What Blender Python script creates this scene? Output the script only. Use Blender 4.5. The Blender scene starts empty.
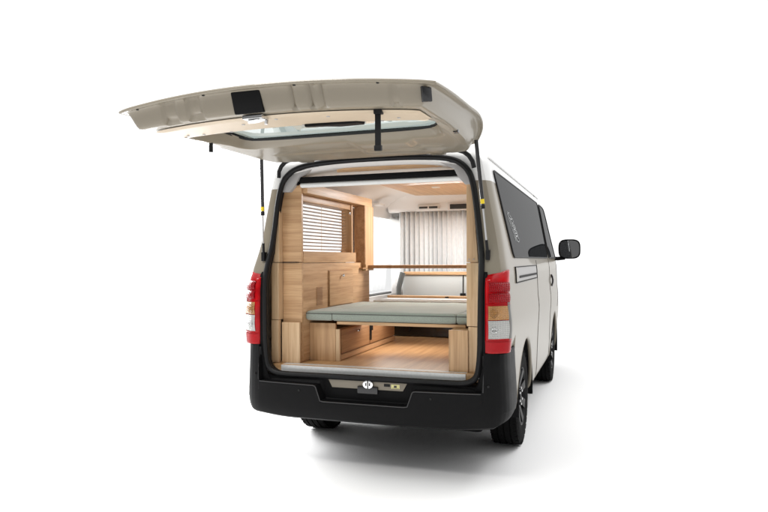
import bpy, bmesh, math, random
from mathutils import Vector, Matrix
random.seed(7)
R = math.radians
C = bpy.context.scene.collection
sc = bpy.context.scene

# ------------------------------------------------------------------ materials
def mat(name, col, rough=0.5, metal=0.0, coat=0.0, spec=0.5, noise=0.0, nscale=30.0, bump=0.0, bscale=200.0, rvar=0.0):
    m = bpy.data.materials.new(name); m.use_nodes = True
    nt = m.node_tree; b = nt.nodes['Principled BSDF']
    b.inputs['Base Color'].default_value = (*col, 1)
    b.inputs['Roughness'].default_value = rough
    b.inputs['Metallic'].default_value = metal
    b.inputs['Coat Weight'].default_value = coat
    b.inputs['Coat Roughness'].default_value = 0.04
    b.inputs['Specular IOR Level'].default_value = spec
    tc = nt.nodes.new('ShaderNodeTexCoord')
    if noise > 0 or rvar > 0:
        n = nt.nodes.new('ShaderNodeTexNoise'); n.inputs['Scale'].default_value = nscale; n.inputs['Detail'].default_value = 5
        nt.links.new(tc.outputs['Object'], n.inputs['Vector'])
        if noise > 0:
            r = nt.nodes.new('ShaderNodeValToRGB')
            r.color_ramp.elements[0].position = 0.3; r.color_ramp.elements[1].position = 0.7
            r.color_ramp.elements[0].color = (*[c * (1 - noise) for c in col], 1)
            r.color_ramp.elements[1].color = (*[min(1, c * (1 + noise)) for c in col], 1)
            nt.links.new(n.outputs['Fac'], r.inputs['Fac']); nt.links.new(r.outputs['Color'], b.inputs['Base Color'])
        if rvar > 0:
            mr = nt.nodes.new('ShaderNodeMapRange')
            mr.inputs['To Min'].default_value = max(0, rough - rvar); mr.inputs['To Max'].default_value = min(1, rough + rvar)
            nt.links.new(n.outputs['Fac'], mr.inputs['Value']); nt.links.new(mr.outputs['Result'], b.inputs['Roughness'])
    if bump > 0:
        n2 = nt.nodes.new('ShaderNodeTexNoise'); n2.inputs['Scale'].default_value = bscale; n2.inputs['Detail'].default_value = 3
        nt.links.new(tc.outputs['Object'], n2.inputs['Vector'])
        bp = nt.nodes.new('ShaderNodeBump'); bp.inputs['Strength'].default_value = bump; bp.inputs['Distance'].default_value = 0.002
        nt.links.new(n2.outputs['Fac'], bp.inputs['Height']); nt.links.new(bp.outputs['Normal'], b.inputs['Normal'])
    return m

def wood(name, axis, light=(0.60, 0.385, 0.215), dark=(0.44, 0.262, 0.135), rough=0.42):
    """laminate with grain running along one axis"""
    m = bpy.data.materials.new(name); m.use_nodes = True
    nt = m.node_tree; b = nt.nodes['Principled BSDF']; b.inputs['Roughness'].default_value = rough
    b.inputs['Specular IOR Level'].default_value = 0.35
    tc = nt.nodes.new('ShaderNodeTexCoord'); mp = nt.nodes.new('ShaderNodeMapping')
    s = [1.0, 1.0, 1.0]; s['xyz'.index(axis)] = 0.035
    mp.inputs['Scale'].default_value = s
    nt.links.new(tc.outputs['Object'], mp.inputs['Vector'])
    n = nt.nodes.new('ShaderNodeTexNoise'); n.inputs['Scale'].default_value = 26; n.inputs['Detail'].default_value = 6; n.inputs['Distortion'].default_value = 0.35
    n2 = nt.nodes.new('ShaderNodeTexNoise'); n2.inputs['Scale'].default_value = 150; n2.inputs['Detail'].default_value = 3
    nt.links.new(mp.outputs['Vector'], n.inputs['Vector']); nt.links.new(mp.outputs['Vector'], n2.inputs['Vector'])
    r = nt.nodes.new('ShaderNodeValToRGB')
    r.color_ramp.elements[0].position = 0.32; r.color_ramp.elements[1].position = 0.62
    r.color_ramp.elements[0].color = (*dark, 1); r.color_ramp.elements[1].color = (*light, 1)
    mx = nt.nodes.new('ShaderNodeMixRGB'); mx.blend_type = 'MULTIPLY'; mx.inputs['Fac'].default_value = 0.35
    r2 = nt.nodes.new('ShaderNodeValToRGB'); r2.color_ramp.elements[0].position = 0.38; r2.color_ramp.elements[1].position = 0.55
    r2.color_ramp.elements[0].color = (0.62, 0.5, 0.4, 1); r2.color_ramp.elements[1].color = (1, 1, 1, 1)
    nt.links.new(n.outputs['Fac'], r.inputs['Fac']); nt.links.new(n2.outputs['Fac'], r2.inputs['Fac'])
    nt.links.new(r.outputs['Color'], mx.inputs['Color1']); nt.links.new(r2.outputs['Color'], mx.inputs['Color2'])
    nt.links.new(mx.outputs['Color'], b.inputs['Base Color'])
    return m

def glass(name, tint, amount, rough=0.0):
    m = bpy.data.materials.new(name); m.use_nodes = True
    nt = m.node_tree; nt.nodes.clear()
    o = nt.nodes.new('ShaderNodeOutputMaterial'); mx = nt.nodes.new('ShaderNodeMixShader')
    t = nt.nodes.new('ShaderNodeBsdfTransparent'); t.inputs['Color'].default_value = (*tint, 1)
    g = nt.nodes.new('ShaderNodeBsdfGlossy'); g.inputs['Roughness'].default_value = rough
    f = nt.nodes.new('ShaderNodeFresnel'); f.inputs['IOR'].default_value = 1.5
    mm = nt.nodes.new('ShaderNodeMath'); mm.operation = 'MULTIPLY'; mm.inputs[1].default_value = amount
    nt.links.new(f.outputs[0], mm.inputs[0]); nt.links.new(mm.outputs[0], mx.inputs[0])
    nt.links.new(t.outputs[0], mx.inputs[1]); nt.links.new(g.outputs[0], mx.inputs[2]); nt.links.new(mx.outputs[0], o.inputs[0])
    return m

def paint(name, col, flake=0.06):
    m = mat(name, col, rough=0.34, metal=0.0, coat=0.28, spec=0.25)
    nt = m.node_tree; b = nt.nodes['Principled BSDF']
    tc = nt.nodes.new('ShaderNodeTexCoord'); v = nt.nodes.new('ShaderNodeTexNoise'); v.inputs['Scale'].default_value = 900; v.inputs['Detail'].default_value = 1
    r = nt.nodes.new('ShaderNodeValToRGB')
    r.color_ramp.elements[0].color = (*[c * (1 - flake) for c in col], 1); r.color_ramp.elements[1].color = (*[c * (1 + flake) for c in col], 1)
    nt.links.new(tc.outputs['Object'], v.inputs['Vector']); nt.links.new(v.outputs['Fac'], r.inputs['Fac']); nt.links.new(r.outputs['Color'], b.inputs['Base Color'])
    return m

M = dict(
    beige=paint('beige_paint', (0.215, 0.187, 0.142)),
    white=paint('white_paint', (0.66, 0.66, 0.65), 0.01),
    plastic=mat('black_bumper_plastic', (0.0062, 0.0062, 0.0066), rough=0.5, spec=0.09, bump=0.12, bscale=700, rvar=0.08, nscale=8),
    blackgloss=mat('black_gloss', (0.012, 0.012, 0.013), rough=0.16),
    rubber=mat('black_rubber', (0.008, 0.008, 0.0085), rough=0.5, spec=0.22, rvar=0.1, nscale=40),
    tyre=mat('tyre_rubber', (0.006, 0.006, 0.006), rough=0.8, spec=0.06, bump=0.3, bscale=120),
    rim=mat('dark_alloy', (0.007, 0.007, 0.008), rough=0.4, metal=0.0, spec=0.15),
    chrome=mat('chrome', (0.75, 0.75, 0.75), rough=0.12, metal=1.0),
    alu=mat('brushed_aluminium', (0.75, 0.75, 0.74), rough=0.4, metal=0.25, noise=0.05, nscale=60),
    steel=mat('grey_steel', (0.42, 0.42, 0.42), rough=0.3, metal=0.9),
    greytrim=mat('grey_trim', (0.36, 0.35, 0.345), rough=0.5, bump=0.08),
    liner=mat('white_headliner', (0.72, 0.70, 0.68), rough=0.85, bump=0.15, bscale=300),
    vent=mat('dark_vent', (0.04, 0.042, 0.045), rough=0.4),
    curtain=mat('cream_curtain', (0.76, 0.76, 0.755), rough=0.9, bump=0.2, bscale=400, noise=0.04),
    seat=mat('grey_seat_fabric', (0.47, 0.485, 0.47), rough=0.85, bump=0.25, bscale=500, noise=0.05, nscale=200),
    seatdark=mat('dark_seat_fabric', (0.10, 0.105, 0.10), rough=0.85, bump=0.2, bscale=400),
    cushion=mat('sage_cushion_fabric', (0.285, 0.318, 0.275), rough=0.9, bump=0.5, bscale=420, noise=0.10, nscale=160),
    piping=mat('dark_piping', (0.10, 0.105, 0.095), rough=0.8),
    gasket=mat('dark_gap', (0.006, 0.006, 0.006), rough=0.8),
    rollertube=mat('roller_white', (0.74, 0.75, 0.74), rough=0.55),
    yellow=mat('yellow_band', (0.75, 0.56, 0.01), rough=0.5),
    sticker=mat('yellow_sticker', (0.70, 0.66, 0.30), rough=0.6),
    paper=mat('pale_label', (0.7, 0.7, 0.68), rough=0.6),
    red=mat('red_lens', (0.40, 0.003, 0.006), rough=0.15, coat=0.0, spec=0.25, noise=0.25, nscale=14),
    redlow=mat('red_reflector', (0.34, 0.002, 0.006), rough=0.25, coat=0.0, spec=0.2),
    darkplastic=mat('smoked_lens', (0.10, 0.095, 0.085), rough=0.3, spec=.15),
    decal=mat('pale_decal', (0.50, 0.51, 0.51), rough=0.5),
    ink=mat('dark_print', (0.05, 0.05, 0.05), rough=0.6),
    trim=mat('cream_gate_trim', (0.47, 0.385, 0.285), rough=0.45, noise=0.04, nscale=6, spec=0.25),
    mirrorglass=mat('mirror_face', (0.85, 0.85, 0.86), rough=0.02, metal=1.0),
    wood_y=wood('oak_laminate_lengthwise', 'y'), wood_z=wood('oak_laminate_upright', 'z'), wood_x=wood('oak_laminate_crosswise', 'x'),
    wood_pale=wood('pale_oak_edge', 'z', light=(0.66, 0.47, 0.29), dark=(0.56, 0.37, 0.21)),
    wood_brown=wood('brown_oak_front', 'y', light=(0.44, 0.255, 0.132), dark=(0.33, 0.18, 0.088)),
    wood_floor=wood('oak_floor', 'y', light=(0.60, 0.37, 0.185), dark=(0.46, 0.262, 0.12), rough=0.3),
    clear=glass('clear_glass', (0.985, 0.99, 0.987), 0.2),
    green=glass('green_tint_glass', (0.66, 0.765, 0.73), 0.55),
)

def dark_glass(name, amount):
    m = glass(name, (1, 1, 1), amount, 0.01); nt = m.node_tree
    t = [n for n in nt.nodes if n.type == 'BSDF_TRANSPARENT'][0]; mx = [n for n in nt.nodes if n.type == 'MIX_SHADER'][0]
    d = nt.nodes.new('ShaderNodeBsdfDiffuse'); d.inputs['Color'].default_value = (0.012, 0.013, 0.014, 1)
    nt.nodes.remove(t); nt.links.new(d.outputs[0], mx.inputs[1]); return m
M['privacy'] = dark_glass('privacy_glass', 0.30)
def crystal(name, col, rough=0.08, sc_=45):
    """moulded lens: crossed flutes cut in the plastic"""
    m = mat(name, col, rough=rough, coat=0.0, spec=.5 if 'red' not in name else .16)
    nt = m.node_tree; b = nt.nodes['Principled BSDF']
    tc = nt.nodes.new('ShaderNodeTexCoord'); ws = []
    for d in ('X', 'Z'):
        w = nt.nodes.new('ShaderNodeTexWave'); w.bands_direction = d; w.inputs['Scale'].default_value = sc_; w.inputs['Distortion'].default_value = .6
        nt.links.new(tc.outputs['Object'], w.inputs['Vector']); ws.append(w)
    mu = nt.nodes.new('ShaderNodeMath'); mu.operation = 'MULTIPLY'
    nt.links.new(ws[0].outputs['Fac'], mu.inputs[0]); nt.links.new(ws[1].outputs['Fac'], mu.inputs[1])
    bp = nt.nodes.new('ShaderNodeBump'); bp.inputs['Strength'].default_value = 0.8; bp.inputs['Distance'].default_value = 0.006
    r = nt.nodes.new('ShaderNodeValToRGB')
    r.color_ramp.elements[0].color = (*[c * 0.5 for c in col], 1); r.color_ramp.elements[1].color = (*[min(1, c * 1.15) for c in col], 1)
    r.color_ramp.elements[1].position = 0.55
    nt.links.new(mu.outputs[0], bp.inputs['Height']); nt.links.new(bp.outputs['Normal'], b.inputs['Normal'])
    nt.links.new(mu.outputs[0], r.inputs['Fac']); nt.links.new(r.outputs['Color'], b.inputs['Base Color'])
    return m
M['bead'] = mat('bumper_edge_plastic', (0.03, 0.03, 0.031), rough=0.28)
M['amber'] = crystal('amber_lens', (0.62, 0.31, 0.10)); M['clearlens'] = crystal('clear_reverse_lens', (0.66, 0.66, 0.64))
M['redcut'] = crystal('red_faceted_lens', (0.36, 0.003, 0.008), .2, 30)
M['cushion'].node_tree.nodes['Principled BSDF'].inputs['Sheen Weight'].default_value = .5
# ------------------------------------------------------------------ mesh helpers
class MB:
    def __init__(s): s.bm = bmesh.new()
    def box(s, a, b, bev=0.0):
        x0, y0, z0 = [min(p, q) for p, q in zip(a, b)]; x1, y1, z1 = [max(p, q) for p, q in zip(a, b)]
        t = bmesh.new(); bmesh.ops.create_cube(t, size=1)
        for v in t.verts: v.co = Vector((x0 + (v.co.x + .5) * (x1 - x0), y0 + (v.co.y + .5) * (y1 - y0), z0 + (v.co.z + .5) * (z1 - z0)))
        if bev: bmesh.ops.bevel(t, geom=list(t.edges), offset=bev, segments=2, affect='EDGES', profile=0.7)
        s.add(t); return s
    def add(s, t, M4=None):
        if M4 is not None: t.transform(M4)
        me = bpy.data.meshes.new('tmp'); t.to_mesh(me); t.free(); s.bm.from_mesh(me); bpy.data.meshes.remove(me)
    def grid(s, rows, closed=False, keep=None):
        """rows of equal-length point lists"""
        vs = [[s.bm.verts.new(p) for p in r] for r in rows]
        n = len(rows[0])
        for i in range(len(vs) - 1):
            for j in range(n if closed else n - 1):
                if keep and not keep(i, j): continue
                k = (j + 1) % n
                s.face((vs[i][j], vs[i][k], vs[i + 1][k], vs[i + 1][j]))
        return vs
    def face(s, q):
        u = []
        for v in q:
            if v not in u: u.append(v)
        if len(u) >= 3:
            try: s.bm.faces.new(u)
            except ValueError: pass
    def tube(s, pts, r, n=10, closed=False, caps=True, sq=None):
        pts = [Vector(p) for p in pts]; N = len(pts); rings = []
        prev = None
        for i, p in enumerate(pts):
            if closed: d = pts[(i + 1) % N] - pts[i - 1]
            else: d = pts[min(i + 1, N - 1)] - pts[max(i - 1, 0)]
            d.normalize()
            ref = prev if prev is not None else (Vector((0, 0, 1)) if abs(d.z) < .9 else Vector((1, 0, 0)))
            u = (ref - d * ref.dot(d)); u.normalize(); w = d.cross(u); prev = u
            rr = r(i) if callable(r) else r
            rings.append([p + u * rr * math.cos(2 * math.pi * k / n) + w * rr * (sq or 1) * math.sin(2 * math.pi * k / n) for k in range(n)])
        if closed: rings.append(rings[0])
        vs = s.grid(rings, closed=True)
        if caps and not closed:
            s.face(vs[0][::-1]); s.face(vs[-1])
        return s
    def lathe(s, prof, axis='x', c=(0, 0, 0), n=48, closed=False):
        rows = []
        for (a, r) in prof:
            row = []
            for k in range(n):
                t = 2 * math.pi * k / n; u, v = r * math.cos(t), r * math.sin(t)
                p = {'x': (a, u, v), 'y': (u, a, v), 'z': (u, v, a)}[axis]
                row.append((c[0] + p[0], c[1] + p[1], c[2] + p[2]))
            rows.append(row)
        if closed: rows.append(rows[0])
        s.grid(rows, closed=True); return s
    def prism(s, poly, d, bev=0.0):
        """poly: list of 3D points (planar), d: extrusion vector"""
        t = bmesh.new(); d = Vector(d)
        a = [t.verts.new(p) for p in poly]; b = [t.verts.new(Vector(p) + d) for p in poly]
        t.faces.new(a[::-1]); t.faces.new(b)
        for i in range(len(a)): t.faces.new((a[i], a[(i + 1) % len(a)], b[(i + 1) % len(a)], b[i]))
        bmesh.ops.recalc_face_normals(t, faces=t.faces)
        if bev: bmesh.ops.bevel(t, geom=list(t.edges), offset=bev, segments=2, affect='EDGES', profile=0.7)
        s.add(t); return s
    def build(s, name, m, parent=None, angle=35, loc=None, thick=0.0, weld=True):
        bm = s.bm
        if weld: bmesh.ops.remove_doubles(bm, verts=bm.verts, dist=0.0004)
        bmesh.ops.dissolve_degenerate(bm, edges=bm.edges, dist=0.0001)
        bmesh.ops.recalc_face_normals(bm, faces=bm.faces)
        base = Vector(loc) if loc is not None else base_of(parent)
        for v in bm.verts: v.co -= base
        me = bpy.data.meshes.new(name); bm.to_mesh(me); bm.free()
        for p in me.polygons: p.use_smooth = True
        me.set_sharp_from_angle(angle=R(angle))
        me.materials.append(M[m] if isinstance(m, str) else m)
        o = bpy.data.objects.new(name, me); C.objects.link(o)
        if parent is not None:
            o.parent = parent; o.location = base - base_of(parent)
        else: o.location = base
        if thick:
            md = o.modifiers.new('thickness', 'SOLIDIFY'); md.thickness = abs(thick); md.offset = -1 if thick > 0 else 1
        o['_b'] = list(base)
        return o

def build_each(mb, name, m, parent, angle=35, loc=None):
    """one object for every loose piece"""
    bm = mb.bm; bmesh.ops.remove_doubles(bm, verts=bm.verts, dist=0.0004)
    seen = set(); out = []
    for v in list(bm.verts):
        if v in seen: continue
        stack = [v]; isl = []; seen.add(v)
        while stack:
            a = stack.pop(); isl.append(a)
            for e in a.link_edges:
                b = e.other_vert(a)
                if b not in seen: seen.add(b); stack.append(b)
        part = MB(); mp = {a: part.bm.verts.new(a.co) for a in isl}
        for f in {f for a in isl for f in a.link_faces}: part.bm.faces.new([mp[q] for q in f.verts])
        out.append(part.build(name, m, parent, angle, loc))
    bm.free(); return out

def base_of(o):
    if o is None: return Vector((0, 0, 0))
    return Vector(o['_b']) if '_b' in o else Vector(o.location)

def thing(name, label, cat, loc, group=None):
    o = bpy.data.objects.new(name, None); C.objects.link(o); o.location = loc; o['_b'] = list(loc); o.empty_display_size = .1
    o['label'] = label; o['category'] = cat
    if group: o['group'] = group
    return o
def tag(o, label, cat, group=None):
    o['label'] = label; o['category'] = cat
    if group: o['group'] = group
    return o
def lerp(a, b, t): return a + (b - a) * t
def sstep(a, b, x):
    t = max(0.0, min(1.0, (x - a) / (b - a))); return t * t * (3 - 2 * t)
def interp(tab, x):
    if x <= tab[0][0]: return tab[0][1]
    for (a, u), (b, v) in zip(tab, tab[1:]):
        if x <= b: return lerp(u, v, (x - a) / (b - a))
    return tab[-1][1]
def sinterp(tab, x):
    """smooth (monotone-ish cubic) table lookup"""
    n = len(tab)
    if x <= tab[0][0]: return tab[0][1]
    if x >= tab[-1][0]: return tab[-1][1]
    for i in range(n - 1):
        if x <= tab[i + 1][0]:
            x0, y0 = tab[i]; x1, y1 = tab[i + 1]; h = x1 - x0
            m0 = (tab[i + 1][1] - tab[max(i - 1, 0)][1]) / (tab[i + 1][0] - tab[max(i - 1, 0)][0])
            m1 = (tab[min(i + 2, n - 1)][1] - tab[i][1]) / (tab[min(i + 2, n - 1)][0] - tab[i][0])
            t = (x - x0) / h
            return (2*t**3-3*t*t+1)*y0 + (t**3-2*t*t+t)*h*m0 + (-2*t**3+3*t*t)*y1 + (t**3-t*t)*h*m1

def dens(loop, k=4):
    out = []; n = len(loop)
    for i in range(n):
        p0, p1, p2, p3 = [Vector(loop[(i + d) % n]) for d in (-1, 0, 1, 2)]
        for s in range(k):
            t = s / k
            out.append(0.5 * ((2 * p1) + (p2 - p0) * t + (2 * p0 - 5 * p1 + 4 * p2 - p3) * t * t + (3 * p1 - p0 - 3 * p2 + p3) * t ** 3))
    return out
# ------------------------------------------------------------------ the van's shell
van = thing('camper_van', 'two-tone beige and white camper van with raised tailgate showing a wood-lined interior', 'camper van', (0, 2.3, 0))

SIDE = [(.30, .795), (.34, .833), (.45, .848), (.60, .855), (.78, .864), (.88, .871), (.94, .8735), (.99, .871), (1.04, .865), (1.12, .862), (1.2, .8595), (1.27, .856), (1.345, .843), (1.45, .824), (1.6, .796),
        (1.75, .768), (1.82, .755), (1.9, .738), (1.96, .722), (2.0, .702)]
REAR_Y = [(.3, .0), (1.15, .0), (1.3, .035), (1.45, .08), (1.7, .095), (1.9, .11), (2.0, .13), (2.1, .16)]
def rear_y(z): return sinterp(REAR_Y, z)
def side_x(z): return sinterp(SIDE, z)
ZR = [.30, .32, .34, .37, .40, .44, .48, .52, .56, .60, .64, .68, .72, .76, .80, .86, .92, .98, 1.04, 1.10, 1.15, 1.2, 1.24, 1.28, 1.32, 1.345, 1.36, 1.40, 1.45, 1.5, 1.55, 1.6, 1.65, 1.7, 1.75, 1.8, 1.82, 1.86, 1.88, 1.92, 1.96, 2.0]
PROF = [(side_x(z), z) for z in ZR] + [(.685, 2.02), (.66, 2.037), (.62, 2.05), (.56, 2.06), (.48, 2.069), (.36, 2.077), (.24, 2.082), (.12, 2.085), (0, 2.086)]
NS = len(ZR)
ARCHES = [(1.02, .36, .415), (3.60, .36, .415)]
def arch_z(y):
    z = 0
    for (c, zc, r) in ARCHES:
        if abs(y - c) < r: z = max(z, zc + math.sqrt(r * r - (y - c) ** 2))
        elif abs(y - c) < r + 1e-6: z = max(z, .3)
    return z
ZTOP = [(3.3, 2.086), (3.55, 2.07), (3.8, 2.0), (4.0, 1.86), (4.2, 1.62), (4.4, 1.34), (4.52, 1.18), (4.65, 1.08), (4.75, .98), (4.82, .84)]
WF = [(3.4, 1.0), (3.9, .995), (4.2, .98), (4.45, .95), (4.6, .91), (4.72, .84), (4.82, .74)]
def shell(x, y, z):
    """carry a point of the constant section to its place (nose taper)"""
    if y > 3.3:
        t = sinterp(ZTOP, y); z0 = .32
        z2 = z0 + (z - z0) * (t - z0) / (2.086 - z0) if z > z0 else z
        # keep the belt line level until the nose
        if z <= 1.345 and t > 1.5: z2 = lerp(z, z2, sstep(3.9, 4.4, y))
        elif t > 1.5:
            k = (z - 1.345) / (2.086 - 1.345); z2 = lerp(1.345 + k * (t - 1.345), z2, sstep(3.9, 4.4, y))
        z = z2; x = x * sinterp(WF, y)
    return x, y, z
ys = [.12, .16, .20, .26, .32, .355, .362, .40]
y = .44
while y < 1.50: ys.append(round(y, 3)); y += .02
ys += [1.54, 1.6, 1.7, 1.8, 1.9, 2.0, 2.15, 2.3, 2.45, 2.5, 2.6, 2.75, 2.9, 3.0, 3.1, 3.15]
y = 3.17
while y < 4.06: ys.append(round(y, 3)); y += .02
ys += [4.1, 4.16, 4.22, 4.28, 4.34, 4.4, 4.46, 4.52, 4.58, 4.64, 4.69, 4.73, 4.76, 4.79, 4.81, 4.82]
# opening loop, right half, bottom centre -> top centre (x, z)
OPEN = [(0, .600), (.45, .600), (.58, .601), (.63, .607), (.665, .622), (.69, .650), (.703, .70), (.712, .80), (.716, 1.0), (.718, 1.2), (.714, 1.34), (.705, 1.42), (.69, 1.55), (.672, 1.70), (.655, 1.80),
        (.636, 1.86), (.605, 1.905), (.56, 1.94), (.50, 1.962), (.42, 1.975), (.28, 1.985), (.14, 1.989), (0, 1.990)]
def open_x(z):
    return interp([(p[1], p[0]) for p in OPEN[4:18]], z)
def ring_rear(kind):
    pts = []
    for i, (x, z) in enumerate(PROF):
        ry = rear_y(z)
        z = max(z, .47)
        k_ = 1 - sstep(.76, .83, z)
        if kind < 4 and k_ > 0: x = min(x, side_x(z)) - .026 * k_; ry += .035 * k_
        if kind == 0: pts.append((x, ry + .10, z))
        elif kind == 1: pts.append((x - .007, ry + .055, z - (.004 if i >= NS else 0)))
        elif kind == 2: pts.append((x - .026, ry + .018, z - (.012 if i >= NS else 0)))
        elif kind == 3: pts.append((x - .055 if i < NS else x * .94, ry + .004, z - (.03 if i >= NS else 0)))
        else:
            if z < .65: pts.append((.70, ry + .004, z))
            elif z <= 1.9: pts.append((open_x(z), ry + .006, z))
            else:
                f = (i - ZR.index(1.92)) / (len(PROF) - 1 - ZR.index(1.92))
                a = lerp(math.pi * .03, math.pi / 2, f)
                # walk the top part of OPEN
                top = OPEN[16:]; g = f * (len(top) - 1); q = min(int(g), len(top) - 2)
                px = lerp(top[q][0], top[q + 1][0], g - q); pz = lerp(top[q][1], top[q + 1][1], g - q)
                pts.append((px, rear_y(pz) + .006, pz))
    return pts
def side_ring(y):
    az = arch_z(y)
    out = []
    for (x, z) in PROF:
        zl = max(az, .47 * (1 - sstep(.36, .361, y)))
        zz = max(z, zl)
        xx = side_x(zz) if z < zl else x
        if y < .36: xx -= .026 * (1 - sstep(.76, .83, zz))
        out.append(shell(xx, y, zz))
    return out
rings = [ring_rear(4), ring_rear(3), ring_rear(2), ring_rear(1), ring_rear(0)]
rings += [side_ring(y) for y in ys if y > .245]
yvals = [None] * 5 + [y for y in ys if y > .245]
nR = len(rings)
def mirror_pts(r): return [(-p[0], p[1], p[2]) for p in r]
ISPLIT = ZR.index(1.82)
IB, IT = ZR.index(1.345), ZR.index(1.88)
def in_window(side, i, j):
    y0, y1 = yvals[i], (yvals[i + 1] if i + 1 < nR else None)
    if y0 is None or y1 is None: return False
    if side < 0 and IB + 1 <= j < IT - 0:
        if y0 >= .40 and y1 <= 1.601: return True
    if side < 0 and ZR.index(1.0 if 1.0 in ZR else .98) <= j < IT:
        if y0 >= 1.69 and y1 <= 3.40: return True
    return False
def windscreen_zone(i, j):
    y0 = yvals[i]
    return y0 is not None and 3.8 <= y0 < 4.4 and j >= NS - 2
body, roof, shield = MB(), MB(), MB()
for side in (1, -1):
    rr = rings if side > 0 else [mirror_pts(r) for r in rings]
    body.grid(rr, keep=lambda i, j: j < ISPLIT and not in_window(side, i, j) and not windscreen_zone(i, j))
    roof.grid(rr, keep=lambda i, j: j >= ISPLIT and not in_window(side, i, j) and not windscreen_zone(i, j))
    shield.grid(rr, keep=windscreen_zone)
# nose cap
for side in (1, -1):
    last = rings[-1] if side > 0 else mirror_pts(rings[-1])
    body.grid([last, [(0, 4.835, p[2]) for p in last]])
body_o = body.build('body_panel', 'beige', van, angle=30)
roof_o = roof.build('roof', 'white', van, angle=30)
roof_o['label'] = 'white upper body and roof above the beige panels'
shield.build('windscreen', 'privacy', van, angle=40)

# patches that ride on the shell's side
def side_patch(y0, y1, z0, z1, side=1, off=.003, ny=14, nz=8, skew=None, inset=0):
    """rows of points over the side surface; skew(z01)->(ya,yb)"""
    rows = []
    for a in range(nz + 1):
        t = a / nz; z = lerp(z0, z1, t); ya, yb = skew(t) if skew else (y0, y1); row = []
        for b in range(ny + 1):
            yy = lerp(ya, yb, b / ny); x, y2, zz = shell(side_x(z), yy, z)
            row.append((side * (x + off), y2, zz))
        rows.append(row)
    return rows
def rounded_patch(mb, y0, y1, z0, z1, side, off, r=.05, skew0=0., skew1=0.):
    """window pane with rounded corners, with a thin edge back to the body"""
    rows = []
    nz = 26
    for a in range(nz + 1):
        t = a / nz; tt = .5 - .5 * math.cos(math.pi * t)
        z = lerp(z0, z1, tt); d = min(z - z0, z1 - z)
        ins = r - math.sqrt(max(0, r * r - (r - d) ** 2)) if d < r else 0
        ya = lerp(y0, y0 + skew0, tt) + ins; yb = lerp(y1, y1 + skew1, tt) - ins
        row = []
        for b in range(17):
            yy = lerp(ya, yb, b / 16); x, y2, zz = shell(side_x(z), yy, z); row.append((side * (x + off), y2, zz))
        x, y2, zz = shell(side_x(z), ya, z); x3, y3, z3 = shell(side_x(z), yb, z)
        row = [(side * (x - .003), y2, zz)] + row + [(side * (x3 - .003), y3, z3)]
        rows.append(row)
    low = [(side * (abs(p[0]) - off - .003), p[1], p[2] - .001) for p in rows[0]]; high = [(side * (abs(p[0]) - off - .003), p[1], p[2] + .001) for p in rows[-1]]
    mb.grid([low] + rows + [high])
    return rows[0][1:-1] + [r[-2] for r in rows[1:-1]] + rows[-1][::-1][1:-1] + [r[1] for r in rows[1:-1]][::-1]
w = MB(); edge = rounded_patch(w, .47, 2.92, 1.352, 1.905, 1, .006, .05, -.17, .02)
rw = w.build('side_window', 'privacy', van, angle=50); fr = MB(); fr.tube(edge, .005, 6, closed=True); fr.build('window_rubber', 'rubber', rw); rw['label'] = 'long dark privacy window with a pale outlined decal'
w = MB(); edge = rounded_patch(w, 3.06, 4.02, 1.352, 1.90, 1, .006, .05, .0, -.38); fw_ = w.build('front_window', 'privacy', van, angle=50)
fr = MB(); fr.tube(edge, .007, 6, closed=True); fr.build('window_rubber', 'rubber', fw_)
w = MB(); rounded_patch(w, 3.48, 4.02, 1.352, 1.88, -1, .006, .05, .0, -.30); w.build('front_window', 'privacy', van, angle=50)
for side in (1, -1):
    fr = MB(); fr.tube([(side * (.7165), yy, 1.985) for yy in [.30 + .2 * k for k in range(16)]], .007, 8); fr.build('drip_rail', 'white', van)
# clear panes in the left openings
for (a, b, z0, z1) in ((.40, 1.60, 1.36, 1.88), (1.70, 3.39, .98, 1.88)):
    p = MB(); p.grid(side_patch(a - .01, b + .01, z0 - .01, z1 + .01, -1, -.008)); p.build('side_window', 'clear', van)
    f = MB(); q = side_patch(a, b, z0, z1, -1, .004, 10, 6)
    loop = q[0] + [r[-1] for r in q[1:-1]] + q[-1][::-1] + [r[0] for r in q[1:-1]][::-1]
    f.tube(loop, .012, 8, closed=True); f.build('window_seal', 'rubber', van)
# decal: outlined loops of a script mark, on the window
dc = MB()
def decal_pt(u, v):   # u along y (0..1), v up
    z = lerp(1.455, 1.66, v); yy = lerp(.60, .86, u) - (v - .5) * .12
    return (side_x(z) + .0072, yy, z)
loops = [[(.3, .98), (.1, .9), (.12, .8), (.35, .76), (.5, .84), (.4, .88)], [(.25, .74), (.7, .8), (.75, .7), (.45, .66), (.8, .58), (.5, .56), (.3, .63)],
         [(.3, .56), (.38, .46), (.62, .44), (.85, .5), (.82, .56), (.66, .48), (.52, .5)], [(.3, .42), (.75, .42), (.95, .36), (.8, .33), (.55, .36), (.35, .34)],
         [(.32, .29), (.85, .32), (.9, .26), (.55, .22), (.34, .24)], [(.35, .18), (.8, .22), (1.0, .12), (.75, .02), (.45, .06)],
         [(.02, .98), (-.05, .75), (.1, .5), (.15, .25), (.22, .05)]]
for k, lp in enumerate(loops):
    cl = k < len(loops) - 1
    pts = [decal_pt(*p) for p in lp]
    dc.tube(pts, .0020, 5, closed=cl)
dc.build('window_decal', 'decal', rw, loc=(.8, .73, 1.55))

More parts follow.
